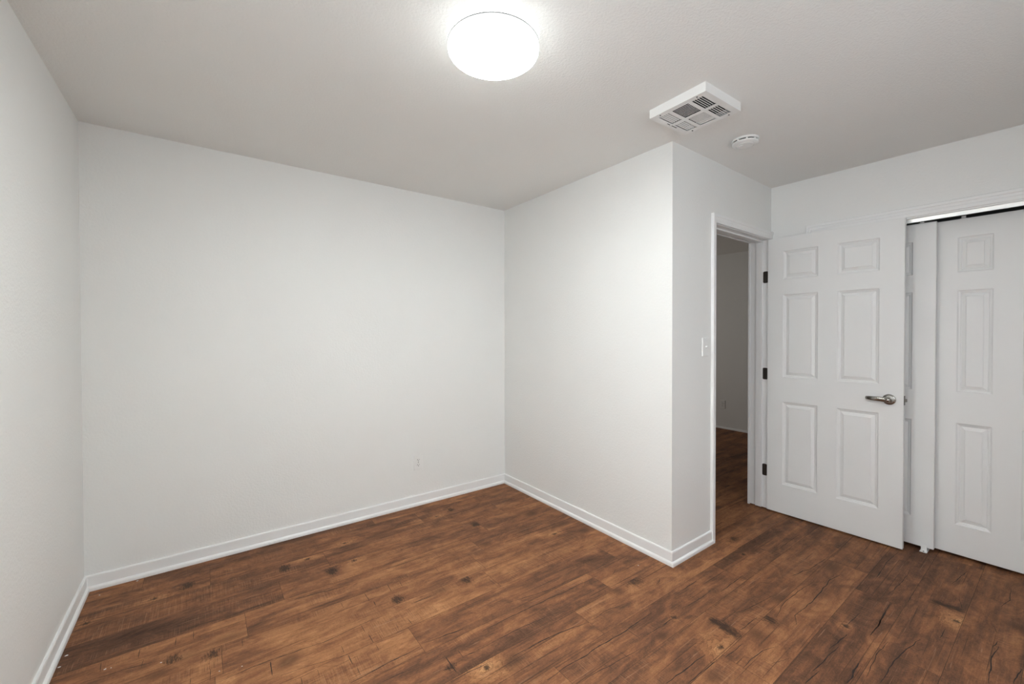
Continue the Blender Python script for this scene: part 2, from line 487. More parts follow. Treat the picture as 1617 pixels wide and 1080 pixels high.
# ------------------------------------------------------------------ floor: planks running along x
CRACKS = [
(2, (-0.071, 2.408), (0.082, 2.386), (0.224, 2.395)),
(2, (-0.391, 2.267), (-0.270, 2.257), (-0.153, 2.230)),
(2, (0.026, 1.955), (0.123, 1.965), (0.221, 1.963), (0.324, 1.950)),
(1, (-0.179, 2.644), (0.006, 2.651), (0.328, 2.676)),
(1, (0.105, 2.484), (0.314, 2.479)),
(2, (-0.228, 2.365), (-0.228, 2.306)),
(2, (-0.108, 2.356), (-0.108, 2.299)),
(1, (-0.046, 2.365), (-0.046, 2.304)),
(1, (-0.209, 2.277), (-0.211, 2.228)),
(2, (0.013, 2.052), (0.010, 1.988)),
(1, (-0.050, 2.046), (-0.052, 2.012)),
(1, (0.128, 2.180), (0.125, 2.120)),
(2, (0.211, 1.954), (0.207, 1.869)),
(1, (-0.346, 2.358), (-0.341, 2.295)),
(1, (-0.242, 2.450), (-0.238, 2.401)),
(1, (0.194, 2.479), (0.313, 2.480)),
(2, (0.317, 2.349), (0.472, 2.328), (0.637, 2.298)),
(2, (0.848, 2.464), (1.034, 2.485), (1.155, 2.469)),
(1, (0.839, 2.335), (1.073, 2.340), (1.413, 2.354)),
(1, (0.609, 2.731), (0.816, 2.659)),
(1, (0.224, 2.853), (0.458, 2.765)),
(1, (0.659, 2.181), (0.659, 2.103)),
(1, (0.783, 2.190), (0.775, 2.111)),
(1, (0.845, 2.171), (0.839, 2.114)),
(1, (0.678, 2.088), (0.673, 2.039)),
(1, (1.058, 2.202), (1.055, 2.125)),
(2, (0.822, 1.959), (0.959, 1.958)),
(3, (0.187, 2.395), (0.228, 2.390)),
(2, (0.317, 2.365), (0.447, 2.325), (0.589, 2.309)),
(2, (0.151, 1.962), (0.319, 1.954), (0.410, 1.937), (0.585, 1.956), (0.704, 1.952)),
(1, (0.170, 1.855), (0.255, 1.845), (0.350, 1.832), (0.475, 1.804), (0.581, 1.805)),
(3, (0.444, 1.648), (0.561, 1.657), (0.735, 1.665)),
(2, (0.749, 1.675), (0.941, 1.651)),
(2, (0.541, 1.583), (0.663, 1.573)),
(2, (0.820, 1.957), (0.954, 1.949)),
(1, (0.591, 1.797), (0.741, 1.788)),
(1, (0.248, 1.793), (0.354, 1.798)),
(2, (0.851, 1.506), (0.933, 1.494)),
(2, (0.209, 1.950), (0.207, 1.873)),
(2, (0.296, 1.790), (0.295, 1.758)),
(1, (0.356, 1.797), (0.355, 1.751)),
(2, (0.476, 1.799), (0.477, 1.738)),
(1, (0.466, 1.870), (0.465, 1.821)),
(2, (0.582, 1.873), (0.583, 1.809)),
(1, (0.574, 1.952), (0.573, 1.896)),
(1, (0.704, 1.862), (0.701, 1.812)),
(2, (0.763, 1.865), (0.764, 1.817)),
(1, (0.659, 2.189), (0.660, 2.110)),
(1, (0.675, 2.092), (0.674, 2.046)),
(1, (0.780, 2.183), (0.778, 2.116)),
(1, (0.856, 1.551), (0.855, 1.508)),
(2, (0.797, 1.546), (0.795, 1.453)),
(1, (0.588, 1.789), (0.588, 1.749)),
(1, (0.486, 1.713), (0.485, 1.666)),
(1, (0.844, 2.167), (0.839, 2.116)),
(1, (0.540, 2.186), (0.541, 2.125)),
(3, (0.999, 1.585), (1.162, 1.587), (1.306, 1.583), (1.487, 1.573), (1.703, 1.568)),
(2, (0.868, 1.503), (0.956, 1.501), (1.153, 1.499), (1.319, 1.483), (1.423, 1.456)),
(3, (1.019, 1.382), (1.179, 1.381), (1.284, 1.368), (1.428, 1.341)),
(3, (1.059, 1.207), (1.171, 1.214), (1.268, 1.206), (1.357, 1.208), (1.508, 1.202), (1.719, 1.204)),
(2, (1.146, 1.127), (1.250, 1.120), (1.393, 1.103), (1.484, 1.094)),
(2, (1.446, 1.340), (1.552, 1.347), (1.687, 1.319)),
(2, (1.556, 1.133), (1.686, 1.120), (1.751, 1.125)),
(2, (1.189, 1.683), (1.359, 1.647), (1.471, 1.631), (1.633, 1.637)),
(3, (0.757, 1.490), (0.793, 1.486)),
(2, (0.748, 1.426), (0.931, 1.419)),
(3, (0.845, 1.662), (0.937, 1.648)),
(2, (1.530, 1.196), (1.534, 1.150)),
(1, (1.399, 1.137), (1.403, 1.096)),
(2, (0.798, 1.545), (0.797, 1.452)),
(1, (0.855, 1.551), (0.855, 1.504)),
(1, (1.245, 1.909), (1.246, 1.828)),
(1, (1.926, 1.323), (1.997, 1.350)),
(1, (1.933, 1.317), (1.996, 1.350)),
(2, (1.786, 2.075), (2.150, 2.058)),
(1, (1.588, 2.223), (1.928, 2.223), (2.160, 2.226)),
(1, (1.813, 1.523), (1.876, 1.553)),
(3, (1.985, 1.218), (2.141, 1.218)),
(2, (2.153, 1.178), (2.357, 1.175)),
(3, (2.146, 1.091), (2.312, 1.091), (2.387, 1.093)),
(2, (1.863, 1.136), (1.976, 1.125), (2.140, 1.125)),
(2, (2.032, 0.971), (2.096, 0.949), (2.242, 0.927), (2.346, 0.913)),
(2, (1.661, 1.127), (1.773, 1.121)),
(2, (1.927, 0.896), (2.010, 0.891), (2.090, 0.891)),
(2, (2.164, 0.836), (2.297, 0.859), (2.487, 0.852), (2.647, 0.834)),
(3, (2.292, 0.784), (2.452, 0.778), (2.609, 0.784), (2.737, 0.791), (2.843, 0.770)),
(2, (2.184, 0.761), (2.247, 0.787), (2.315, 0.786)),
(3, (1.415, 0.927), (1.555, 0.920), (1.673, 0.914)),
(2, (1.485, 0.878), (1.670, 0.871)),
(2, (1.720, 0.856), (1.867, 0.850)),
(2, (1.730, 0.785), (1.809, 0.790), (1.892, 0.781), (1.957, 0.758)),
(1, (1.842, 0.729), (1.935, 0.697)),
(3, (1.934, 0.612), (2.074, 0.607), (2.174, 0.597)),
(3, (2.126, 0.618), (2.290, 0.598)),
(2, (2.368, 0.619), (2.525, 0.611)),
(3, (2.365, 0.538), (2.500, 0.533), (2.664, 0.547)),
(4, (1.971, 0.514), (2.042, 0.515), (2.128, 0.521)),
(3, (1.842, 0.610), (1.952, 0.599)),
(2, (2.595, 0.930), (2.728, 0.907)),
(3, (2.974, 0.648), (3.061, 0.651)),
(1, (1.850, 1.185), (1.846, 1.129)),
(1, (1.784, 1.113), (1.779, 1.074)),
(3, (2.369, 0.537), (2.487, 0.533), (2.622, 0.540), (2.739, 0.545)),
(3, (2.077, 0.438), (2.249, 0.439), (2.357, 0.425), (2.509, 0.400)),
(2, (2.810, 0.567), (3.026, 0.553), (3.195, 0.553)),
(2, (3.195, 0.392), (3.455, 0.359)),
(1, (3.075, 0.351), (2.957, 0.325)),
(2, (3.128, 0.215), (3.236, 0.194), (3.390, 0.200)),
(1, (2.899, 0.223), (2.831, 0.199)),
(2, (2.690, 0.208), (2.761, 0.196)),
(3, (2.406, 0.194), (2.559, 0.200), (2.662, 0.198), (2.722, 0.193)),
(3, (2.480, 0.139), (2.611, 0.123)),
(2, (2.592, 0.349), (2.691, 0.347)),
(2, (2.070, 0.480), (2.248, 0.489), (2.377, 0.480)),
(1, (2.730, 0.493), (2.995, 0.494)),
(2, (2.608, 0.930), (2.755, 0.897), (2.892, 0.886), (3.015, 0.881)),
(2, (2.962, 0.647), (3.217, 0.654), (3.409, 0.643)),
(2, (2.769, 1.097), (3.190, 1.093)),
(1, (2.994, 0.863), (3.433, 0.871)),
]
KNOTS = [
('D', -0.078, 2.813, .045, .035, 1),
('D', 0.361, 2.690, .045, .035, 1),
('E', -0.212, 2.773, .09, .035, 1),
('D', -0.112, 2.210, .05, .03, .8),
('D', 0.018, 2.144, .05, .03, .8),
('E', -0.447, 2.726, .07, .03, .8),
('S', 0.075, 2.214, .10, .03, .6),
('S', -0.153, 2.151, .06, .04, .7),
('S', 0.276, 1.911, .05, .03, .7),
('S', -0.050, 2.184, .10, .05, .4),
('D', 0.364, 2.688, .045, .035, 1),
('D', 0.574, 2.502, .045, .035, 1),
('E', 0.492, 2.717, .09, .035, 1),
('E', 0.715, 2.783, .08, .035, 1),
('E', 0.708, 2.535, .09, .035, 1),
('E', 1.365, 2.785, .08, .03, 1),
('D', 1.507, 2.832, .05, .03, .9),
('D', 1.530, 2.505, .05, .03, 1),
('D', 0.777, 2.030, .05, .03, .9),
('D', 1.141, 1.968, .055, .03, .9),
('S', 0.980, 1.967, .06, .03, .6),
('S', 0.630, 2.822, .05, .05, .4),
('S', 0.812, 2.512, .05, .05, .5),
('S', 0.271, 1.918, .05, .04, .8),
('D', 0.789, 1.488, .03, .02, .8),
('S', 0.335, 2.153, .12, .04, .3),
('E', 0.906, 1.401, .09, .07, 1.2),
('S', 1.010, 1.370, .06, .05, .8),
('D', 1.867, 1.414, .06, .04, .9),
('S', 1.725, 1.412, .04, .04, .8),
('S', 1.625, 1.087, .03, .02, .8),
('S', 1.250, 1.474, .03, .03, .5),
('S', 1.070, 1.254, .12, .03, .4),
('S', 1.954, 2.412, .05, .03, .9),
('S', 2.026, 2.151, .08, .03, .7),
('E', 1.880, 2.072, .06, .03, .8),
('S', 2.072, 1.984, .05, .03, .8),
('S', 1.437, 2.234, .04, .03, .7),
('S', 1.918, 1.977, .08, .03, .5),
('E', 1.777, 1.123, .03, .03, .9),
('D', 1.904, 0.987, .03, .035, 1),
('D', 1.903, 0.947, .03, .035, 1.1),
('D', 1.897, 0.907, .03, .035, 1),
('E', 1.768, 0.898, .10, .07, 1.2),
('D', 2.124, 0.847, .05, .04, .8),
('S', 1.969, 0.837, .05, .05, .6),
('E', 2.352, 0.620, .035, .03, .9),
('S', 1.596, 0.838, .05, .04, .6),
('S', 2.329, 0.890, .06, .05, .5),
('S', 2.558, 0.763, .10, .05, .35),
('D', 2.920, 0.405, .03, .03, .9),
('D', 2.926, 0.371, .03, .03, 1),
('D', 2.931, 0.338, .03, .03, 1),
('E', 2.803, 0.325, .08, .06, 1.1),
('S', 2.973, 0.152, .04, .05, .9),
('S', 2.317, 0.429, .05, .04, .7),
('S', 3.031, 0.652, .03, .03, .5),
('S', 2.405, 0.339, .1, .05, .4),
('S', 2.524, 0.658, .12, .08, .4),
('S', 2.690, 0.333, .04, .04, .5),
('D', 2.774, 1.323, .06, .025, .9),
('E', 2.622, 1.195, .04, .025, .8),
('S', 2.893, 0.834, .08, .05, .7),
('S', 2.760, 1.220, .05, .03, .5),
('S', 3.131, 0.969, .08, .05, .3),
]
ROW_Y, ROW_W, PL = 0.308, 0.1875, 1.234
# one known end joint and the tone of each row's planks (row index counted from y = 0.308)
JOINT = {-5: 0.3, -4: 1.0, -3: 2.1, -2: 2.55, -1: 1.95, 0: 2.30, 1: 2.74, 2: 1.73, 3: 1.932, 4: 2.36, 5: 1.429, 6: 1.713, 7: 0.741, 8: 1.26, 9: 0.052, 10: 0.149, 11: 0.318, 12: 0.580, 13: 0.02, 14: 0.963, 15: 0.4}
CX0, CX1 = XL - TW, XH + TW
rnd = random.Random(11)
TONE = {(1, 0): 0.31, (1, -1): 0.32, (2, 0): 0.46, (3, 0): 0.46, (3, -1): 0.46, (5, 0): 0.57, (5, -1): 0.42, (6, 0): 0.46, (6, -1): 0.44,
        (7, -1): 0.58, (7, 0): 0.42, (8, -1): 0.61, (8, 0): 0.52, (9, -1): 0.59, (9, 0): 0.57, (10, -1): 0.58, (10, 0): 0.50,
        (11, -1): 0.32, (11, 0): 0.45, (12, -1): 0.43, (12, 0): 0.45, (13, 0): 0.43, (14, -1): 0.40, (0, 0): 0.36, (0, -1): 0.42, (4, -1): 0.45, (4, 0): 0.36, (-1, 0): 0.40}


def tone_of(row, k):
    if (row, k) not in TONE:
        TONE[(row, k)] = rnd.uniform(0.40, 0.56)
    return TONE[(row, k)]


KX = {}
for t, kx, ky, rx, ry, s in KNOTS:
    if t == 'D' and 0.04 < rx < 0.06:
        rx, ry = rx * 0.72, ry * 1.3
    KX.setdefault(int(math.floor((ky - ROW_Y) / ROW_W)), []).append((t, kx, ky, rx, ry, s))
verts, faces, mats = [], [], []
A = {k: [] for k in ('tone', 'seed', 'knot', 'eye', 'smear')}
GAP = 0.0006
for row in range(-6, 25):
    y0 = ROW_Y + row * ROW_W
    y1 = y0 + ROW_W
    j = JOINT.get(row, rnd.uniform(0, PL))
    k0 = math.floor((CX0 - j) / PL)
    k = k0
    while j + k * PL < CX1:
        x0, x1 = max(CX0, j + k * PL), min(CX1, j + (k + 1) * PL)
        tn, sd = tone_of(row, k), rnd.random() * 20
        near = y0 < 3.2 and x0 < 3.7
        st = 0.012 if near else 0.08
        nx, ny = max(1, int((x1 - x0) / st)), max(1, int(ROW_W / st))
        base = len(verts)
        cand = [q for rr in (row - 1, row, row + 1) for q in KX.get(rr, []) if x0 - .2 < q[1] < x1 + .2 and y0 - 0.012 < q[2] < y1 + 0.012]
        for a in range(nx + 1):
            x = x0 + GAP + (x1 - x0 - 2 * GAP) * a / nx
            for b in range(ny + 1):
                y = y0 + GAP + (ROW_W - 2 * GAP) * b / ny
                verts.append((x, y, 0.0))
                kd = ev = sm = 0.0
                for t, kx, ky, rx, ry, s in cand:
                    dx, dy = (x - kx) / rx, (y - ky) / ry
                    d2 = dx * dx + dy * dy
                    if d2 > 9:
                        continue
                    if t == 'D':
                        kd = max(kd, s * math.exp(-d2 * 0.9))
                    elif t == 'S':
                        sm = max(sm, s * math.exp(-d2 * 0.8))
                    else:
                        ev = max(ev, s * math.exp(-d2 * 0.8))
                        e2 = ((x - kx) / 0.020) ** 2 + ((y - ky) / 0.014) ** 2
                        kd = max(kd, 1.1 * math.exp(-e2))
                A['tone'].append(tn)
                A['seed'].append(sd)
                A['knot'].append(kd)
                A['eye'].append(ev)
                A['smear'].append(sm)
        for a in range(nx):
            for b in range(ny):
                p = base + a * (ny + 1) + b
                faces.append((p, p + ny + 1, p + ny + 2, p + 1))
                mats.append(0)
        k += 1


def extra(v, fs, mi):
    base = len(verts)
    verts.extend(v)
    for q in fs:
        faces.append(tuple(base + i for i in q))
        mats.append(mi)
    for k in A:
        A[k].extend([0.5 if k == 'tone' else 0.0] * len(v))


# dark underlay seen in the joints
extra([(CX0, YF - TW, -0.0015), (CX1, YF - TW, -0.0015), (CX1, YH + TW, -0.0015), (CX0, YH + TW, -0.0015)], [(0, 1, 2, 3)], 1)
extra([(CX0, YF - TW, -0.05), (CX1, YF - TW, -0.05), (CX1, YH + TW, -0.05), (CX0, YH + TW, -0.05)], [(3, 2, 1, 0)], 1)
# checks and saw cuts in the boards: tapering wavy slivers
for w, *pts in CRACKS:
    P = [Vector((x, y, 0)) for x, y in pts]
    tot = sum((b - a).length for a, b in zip(P, P[1:]))
    across = abs(P[-1].y - P[0].y) > abs(P[-1].x - P[0].x)
    dense = []
    for a, b in zip(P, P[1:]):
        n = max(2, int((b - a).length / 0.012))
        for i in range(n):
            dense.append(a.lerp(b, i / n))
    dense.append(P[-1])
    half = {1: 0.0011, 2: 0.0017, 3: 0.0026, 4: 0.0042}[w]
    n = len(dense)
    L_, R_ = [], []
    for i, p in enumerate(dense):
        d = (dense[min(i + 1, n - 1)] - dense[max(i - 1, 0)]).normalized()
        nrm = Vector((-d.y, d.x, 0))
        t = i / (n - 1)
        wv = noise.noise(Vector((p.x * 22, p.y * 22, w))) * (0.0015 if across else 0.0045)
        hw = half * (0.25 + 0.75 * math.sin(math.pi * min(1, max(0, 0.06 + 0.88 * t)))) * (0.75 + 0.5 * noise.noise(Vector((p.x * 60, p.y * 60, 3.3 + w))))
        L_.append(tuple(p + nrm * (wv + hw) + Vector((0, 0, 0.00025))))
        R_.append(tuple(p + nrm * (wv - hw) + Vector((0, 0, 0.00025))))
    extra(L_ + R_, [(i, n + i, n + i + 1, i + 1) for i in range(n - 1)], 1)
# stray flecks of wall paint left on the boards
for x, y, s in ((-0.44, 2.98, .004), (-0.327, 2.305, .005), (-0.31, 2.30, .003), (-0.15, 2.215, .004), (0.115, 1.995, .003), (0.04, 2.02, .003), (-0.47, 2.50, .007), (-0.478, 2.43, .006), (-0.30, 3.03, .006), (2.01, 1.50, .004)):
    q = [(x + s * math.cos(a) * rnd.uniform(.5, 1.2), y + s * .7 * math.sin(a) * rnd.uniform(.5, 1.2)) for a in [i * math.pi / 3 for i in range(6)]]
    extra([(a, b, 0.0002) for a, b in q] + [(a * .5 + x * .5, b * .5 + y * .5, 0.0012) for a, b in q], [(i, (i + 1) % 6, 6 + (i + 1) % 6, 6 + i) for i in range(6)] + [tuple(range(6, 12))], 2)

me = bpy.data.meshes.new('floor')
me.from_pydata(verts, [], faces)
for k, v in A.items():
    at = me.attributes.new(k, 'FLOAT', 'POINT')
    at.data.foreach_set('value', v)
fl = link('floor', me, [M['floor'], M['crack'], M['fleck']])
me.polygons.foreach_set('material_index', mats)
tag(fl, kind='structure')
me.update()
# ------------------------------------------------------------------ baseboards with shoe moulding
BASE = [(0, 0.0), (0.0225, 0.0), (0.0225, 0.010), (0.0212, 0.0158), (0.0178, 0.0203), (0.0125, 0.0235), (0.0110, 0.0242), (0.0110, 0.0735), (0.0085, 0.0785), (0, 0.0795)]


def nrm_right(a, b):
    d = Vector((b[0] - a[0], b[1] - a[1])).normalized()
    return Vector((d.y, -d.x))


PATH = [(XL, YF), LB, RB, BC, (2.603, yw(2.603))]
NR = [nrm_right(a, b) for a, b in zip(PATH, PATH[1:])]
MIT = [NR[0]]
for p, q in zip(NR, NR[1:]):
    m_ = (p + q).normalized()
    MIT.append(m_ / m_.dot(p))
MIT.append(NR[-1] + Vector((0.62, 0)))          # slanted return against the door casing
for i, nm in enumerate(('left', 'back', 'right', 'entry')):
    bm = bmesh.new()
    if i == 3:
        # board stops at the casing, the shoe runs on over it and is cut at an angle
        sweep(bm, [(0.0005, 0.02), (0.0110, 0.02), (0.0110, 0.0735), (0.0085, 0.0785), (0.0005, 0.0795)], PATH[3], PATH[4], MIT[3], NR[3])
        sweep(bm, [(0.0005, 0)] + BASE[1:7] + [(0.0005, 0.0242)], PATH[3], (PATH[4][0] + 0.004, PATH[4][1]), MIT[3], MIT[4])
    else:
        sweep(bm, [(-0.0005 if o == 0 else o, z) for o, z in BASE], PATH[i], PATH[i + 1], MIT[i], MIT[i + 1])
    structure('baseboard_' + nm, bm, M['trim'])
bm = bmesh.new()
sweep(bm, [(0, 0), (0.018, 0), (0.017, 0.010), (0.010, 0.020), (0, 0.026)], (XH, YH), (XH, 1.525), (-1, 0), (-1, 0))
structure('baseboard_hall', bm, M['trim'])

# flaking caulk along the top of the baseboards
def caulk(bm, a, b, nrm, z, amp, n, th, seed):
    prev = None
    for i in range(n + 1):
        t = i / n
        x, y = a[0] + (b[0] - a[0]) * t, a[1] + (b[1] - a[1]) * t
        zz = z + amp * (0.5 + 0.5 * noise.noise(Vector((t * 9, seed, 0)))) * math.sin(math.pi * t) ** 0.5
        w = th * (0.3 + math.sin(math.pi * t))
        ring = [bm.verts.new((x + nrm[0] * d, y + nrm[1] * d, zz + e)) for d, e in ((0, -w), (w * 1.4, 0), (0, w))]
        if prev:
            for k in range(3):
                bm.faces.new((prev[k], prev[(k + 1) % 3], ring[(k + 1) % 3], ring[k]))
        prev = ring


bm = bmesh.new()
caulk(bm, (1.225, LB[1] - .004), (1.33, LB[1] - .004), (0, -1), 0.079, 0.012, 16, 0.0018, 1.0)
caulk(bm, (1.31, LB[1] - .004), (1.42, LB[1] - .004), (0, -1), 0.079, 0.005, 16, 0.0014, 2.0)
for q, (y0, y1, am) in enumerate(((1.42, 1.62, .006), (1.60, 1.75, .007), (1.74, 1.92, .005), (2.05, 2.2, .006))):
    caulk(bm, (BC[0] + .0035, y0), (BC[0] + .0035, y1), (-1, 0), 0.079, am, 18, 0.0013, 4.0 + q)
structure('trim_caulk', bm, M['trim'])

# ------------------------------------------------------------------ entry door frame
CW, CT = 0.056, 0.019


def casing_profile():       # (across, out) from inner edge to outer edge
    return [(0, 0), (0, 0.010), (0.003, 0.013), (0.012, 0.013), (0.016, 0.0115), (0.036, 0.0145), (0.040, 0.018), (0.046, 0.019), (0.0555, 0.019), (0.056, 0.0)]


def casing(bm, inner_a, inner_b, across_a, across_b, out, prof, scale=1.0):
    ra = [bm.verts.new(Vector(inner_a) + Vector(across_a) * (s * scale) + Vector(out) * o) for s, o in prof]
    rb = [bm.verts.new(Vector(inner_b) + Vector(across_b) * (s * scale) + Vector(out) * o) for s, o in prof]
    n = len(prof)
    for i in range(n):
        j = (i + 1) % n
        bm.faces.new((ra[i], ra[j], rb[j], rb[i]))
    bm.faces.new(ra[::-1])
    bm.faces.new(rb)


DI0, DI1, DIZ = 2.656, 3.440, 2.043     # clear opening between the jambs
bm = bmesh.new()
yA, yB = yw(2.62), yw(3.45)
pr = casing_profile()
sc = 0.040 / 0.056
casing(bm, (2.643, yA, 0.0), (2.643, yA, 2.047), (-sc, 0, 0), (-sc, 0, sc * 1.4), (0, -1, 0), pr)
casing(bm, (2.643, yA, 2.047), (AC[0] - .0005, yB + .001, 2.047), (-sc, 0, sc * 1.4), (0, 0, 1), (0, -1, 0), pr)
structure('trim_1', bm, M['trim'])
# jambs, head and stops
bm = bmesh.new()
yj0, yj1 = yw(DI1) - 0.001, yw(DI1) + TW + 0.002
box(bm, (DX0 + .001, yj0, 0), (DI0, yj1, DIZ + 0.016))
box(bm, (DI1, yj0, 0.008), (DX1 - .001, yj1, DIZ + 0.016))
box(bm, (DI0, yj0, DIZ), (DI1, yj1, DIZ + 0.014))
ys0, ys1 = yj0 + 0.040, yj0 + 0.085
box(bm, (DI0, ys0, 0), (DI0 + 0.011, ys1, DIZ - 0.011))
box(bm, (DI1 - 0.011, ys0, 0.008), (DI1, ys1, DIZ - 0.011))
box(bm, (DI0, ys0, DIZ - 0.011), (DI1, ys1, DIZ))
structure('trim_2', bm, M['trim'], 0.0015)
# hallway side casing
bm = bmesh.new()
box(bm, (DI1 - 0.004, yj1, 0.0), (DI1 + 0.05, yj1 + 0.016, DIZ + 0.06))
box(bm, (DI0 - 0.05, yj1, 0.0), (DI0 + 0.004, yj1 + 0.016, DIZ + 0.06))
box(bm, (DI0 + .004, yj1, DIZ - 0.004), (DI1 - 0.004, yj1 + 0.016, DIZ + 0.06))
structure('trim_3', bm, M['trim'], 0.002)

# ------------------------------------------------------------------ closet frame
bm = bmesh.new()
out = (-1, 0, 0)
pr = [(0, 0), (0, 0.009), (0.003, 0.011), (0.020, 0.011), (0.024, 0.009), (0.038, 0.0125), (0.042, 0.0165), (0.0560, 0.0175), (0.0600, 0.014), (0.0605, 0)]
xa, xb = xc(1.10), xc(CY0)
sv = 0.052 / 0.0605
casing(bm, (xa, CY1 + .002, 0.0), (xa, CY1 + .002, 2.0465), (0, sv, 0), (0, sv, 1), out, pr)
casing(bm, (xa, CY1 + .002, 2.0465), (xb, CY0 - .002, 2.0465), (0, sv, 1), (0, -sv, 1), out, pr)
casing(bm, (xb, CY0 - .002, 2.0465), (xb, CY0 - .002, 0.0), (0, -sv, 1), (0, -sv, 0), out, pr)
structure('trim_4', bm, M['trim'])
# lining of the closet opening
bm = bmesh.new()
xm = xc(0.5)
box(bm, (xm - 0.003, CY1 - 0.012, 0), (xm + TW, CY1 + .001, CZ))
box(bm, (xm - 0.003, CY0 - .001, 0), (xm + TW, CY0 + 0.012, CZ))
box(bm, (xm - 0.003, CY0 + 0.012, 2.038), (xm + TW, CY1 - 0.012, CZ))
structure('trim_5', bm, M['trim'], 0.001)

# ------------------------------------------------------------------ panel doors
PROF = [(0.0, 0.0), (0.0022, -0.0018), (0.006, -0.0058), (0.011, -0.0076), (0.0135, -0.0080), (0.0175, -0.0118), (0.0195, -0.0120), (0.0368, -0.0050), (0.0375, -0.0026)]


def panel_face(bm, w, z0, z1, cols, rows, x, sgn):
    """one face of a panel door in the plane X = x; u runs along local Y, panels sunk towards -sgn"""
    us = sorted({0.0, w} | {c for col in cols for c in col})
    zs = sorted({z0, z1} | {c for row in rows for c in row})
    grid = {}

    def v(a, b, d=0.0):
        key = (round(a, 5), round(b, 5), round(d, 5))
        if key not in grid:
            grid[key] = bm.verts.new((x + sgn * d, a, b))
        return grid[key]
    for a0, a1 in zip(us, us[1:]):
        for b0, b1 in zip(zs, zs[1:]):
            if (a0, a1) in cols and (b0, b1) in rows:
                prev = None
                for ins, d in PROF:
                    ring = [v(a0 + ins, b0 + ins, d), v(a1 - ins, b0 + ins, d), v(a1 - ins, b1 - ins, d), v(a0 + ins, b1 - ins, d)]
                    if prev:
                        for i in range(4):
                            j = (i + 1) % 4
                            bm.faces.new((prev[i], prev[j], ring[j], ring[i]))
                    prev = ring
                bm.faces.new(prev)
            else:
                bm.faces.new((v(a0, b0), v(a1, b0), v(a1, b1), v(a0, b1)))
    return us, zs, v


def panel_door(bm, w, z0, z1, t, cols, rows):
    cols, rows = [tuple(c) for c in cols], [tuple(q) for q in rows]
    us, zs, va = panel_face(bm, w, z0, z1, cols, rows, -t / 2, -1)
    _, _, vb = panel_face(bm, w, z0, z1, cols, rows, t / 2, 1)
    for a0, a1 in zip(us, us[1:]):
        for z in (z0, z1):
            bm.faces.new((va(a0, z), va(a1, z), vb(a1, z), vb(a0, z)))
    for b0, b1 in zip(zs, zs[1:]):
        for a in (0.0, w):
            bm.faces.new((va(a, b0), va(a, b1), vb(a, b1), vb(a, b0)))


# open entry door: hinge edge at (3.423, 1.395), swung 90 degrees into the room
# local frame: +Y runs from hinge to free edge, -X faces the room
HX, HY = 3.4230, 1.3925
ang = math.atan2(-0.764, 0.016) - math.pi / 2
DT = 0.035
d1 = empty('door_1', (HX, HY, 0), ang, 'white six-panel door with a satin lever, standing open against the closet', 'door', None, 'structure')
# rotate so that the room side of the leaf is the plane through the hinge edge
ROOM = 1 if (Matrix.Rotation(ang, 3, 'Z') @ Vector((1, 0, 0))).x < 0 else -1
leaf_x = -ROOM * DT / 2
bm = bmesh.new()
panel_door(bm, 0.762, 0.010, 2.042, DT, [(0.102, 0.318), (0.427, 0.645)], [(0.222, 0.834), (1.014, 1.623), (1.732, 1.941)])
bmesh.ops.translate(bm, verts=bm.verts, vec=(leaf_x, 0, 0))
obj('leaf', bm, M['door'], d1, 0.0012, segs=1)
# hinges: leaf plates let into the jamb plus the knuckle
for zc in (0.299, 1.032, 1.764):
    bm = bmesh.new()
    ol = rrect(0.034, 0.088, 0.009)
    inv = Matrix.Rotation(-ang, 3, 'Z')
    for (yc,) in ((yj0 + 0.0195,),):
        def to3(a, b, d, yc=yc, zc=zc):
            p = inv @ (Vector((DI1 - 0.0006 - d, yc + a, zc + b)) - Vector((HX, HY, 0)))
            return p
        plate(bm, ol, [(0, -0.001), (0, 0.0010), (0.0006, 0.0016)], to3)
    kp = inv @ (Vector((3.4312, yj0 - 0.0065, zc)) - Vector((HX, HY, 0)))
    lathe(bm, [(0.0052, -0.044), (0.0060, -0.043), (0.0060, 0.043), (0.0052, 0.044)], 14, kp)
    obj('hinge', bm, M['bronze'], d1)
# lever handle on the room side and its twin on the back
lz, ly = 0.925, 0.695


def smooth_tube(bm, pts, segs=12):
    rings = []
    n = len(pts)
    for i, (p, ra, rb) in enumerate(pts):
        a, b = Vector(pts[max(0, i - 1)][0]), Vector(pts[min(n - 1, i + 1)][0])
        d = (b - a).normalized()
        up = Vector((0, 0, 1))
        s = d.cross(up).normalized() if abs(d.z) < 0.95 else Vector((0, 1, 0))
        q = s.cross(d)
        rings.append([bm.verts.new(Vector(p) + s * ra * math.cos(2 * math.pi * k / segs) + q * rb * math.sin(2 * math.pi * k / segs)) for k in range(segs)])
    for a, b in zip(rings, rings[1:]):
        for i in range(segs):
            j = (i + 1) % segs
            bm.faces.new((a[i], a[j], b[j], b[i]))
    bm.faces.new(rings[0][::-1])
    bm.faces.new(rings[-1])


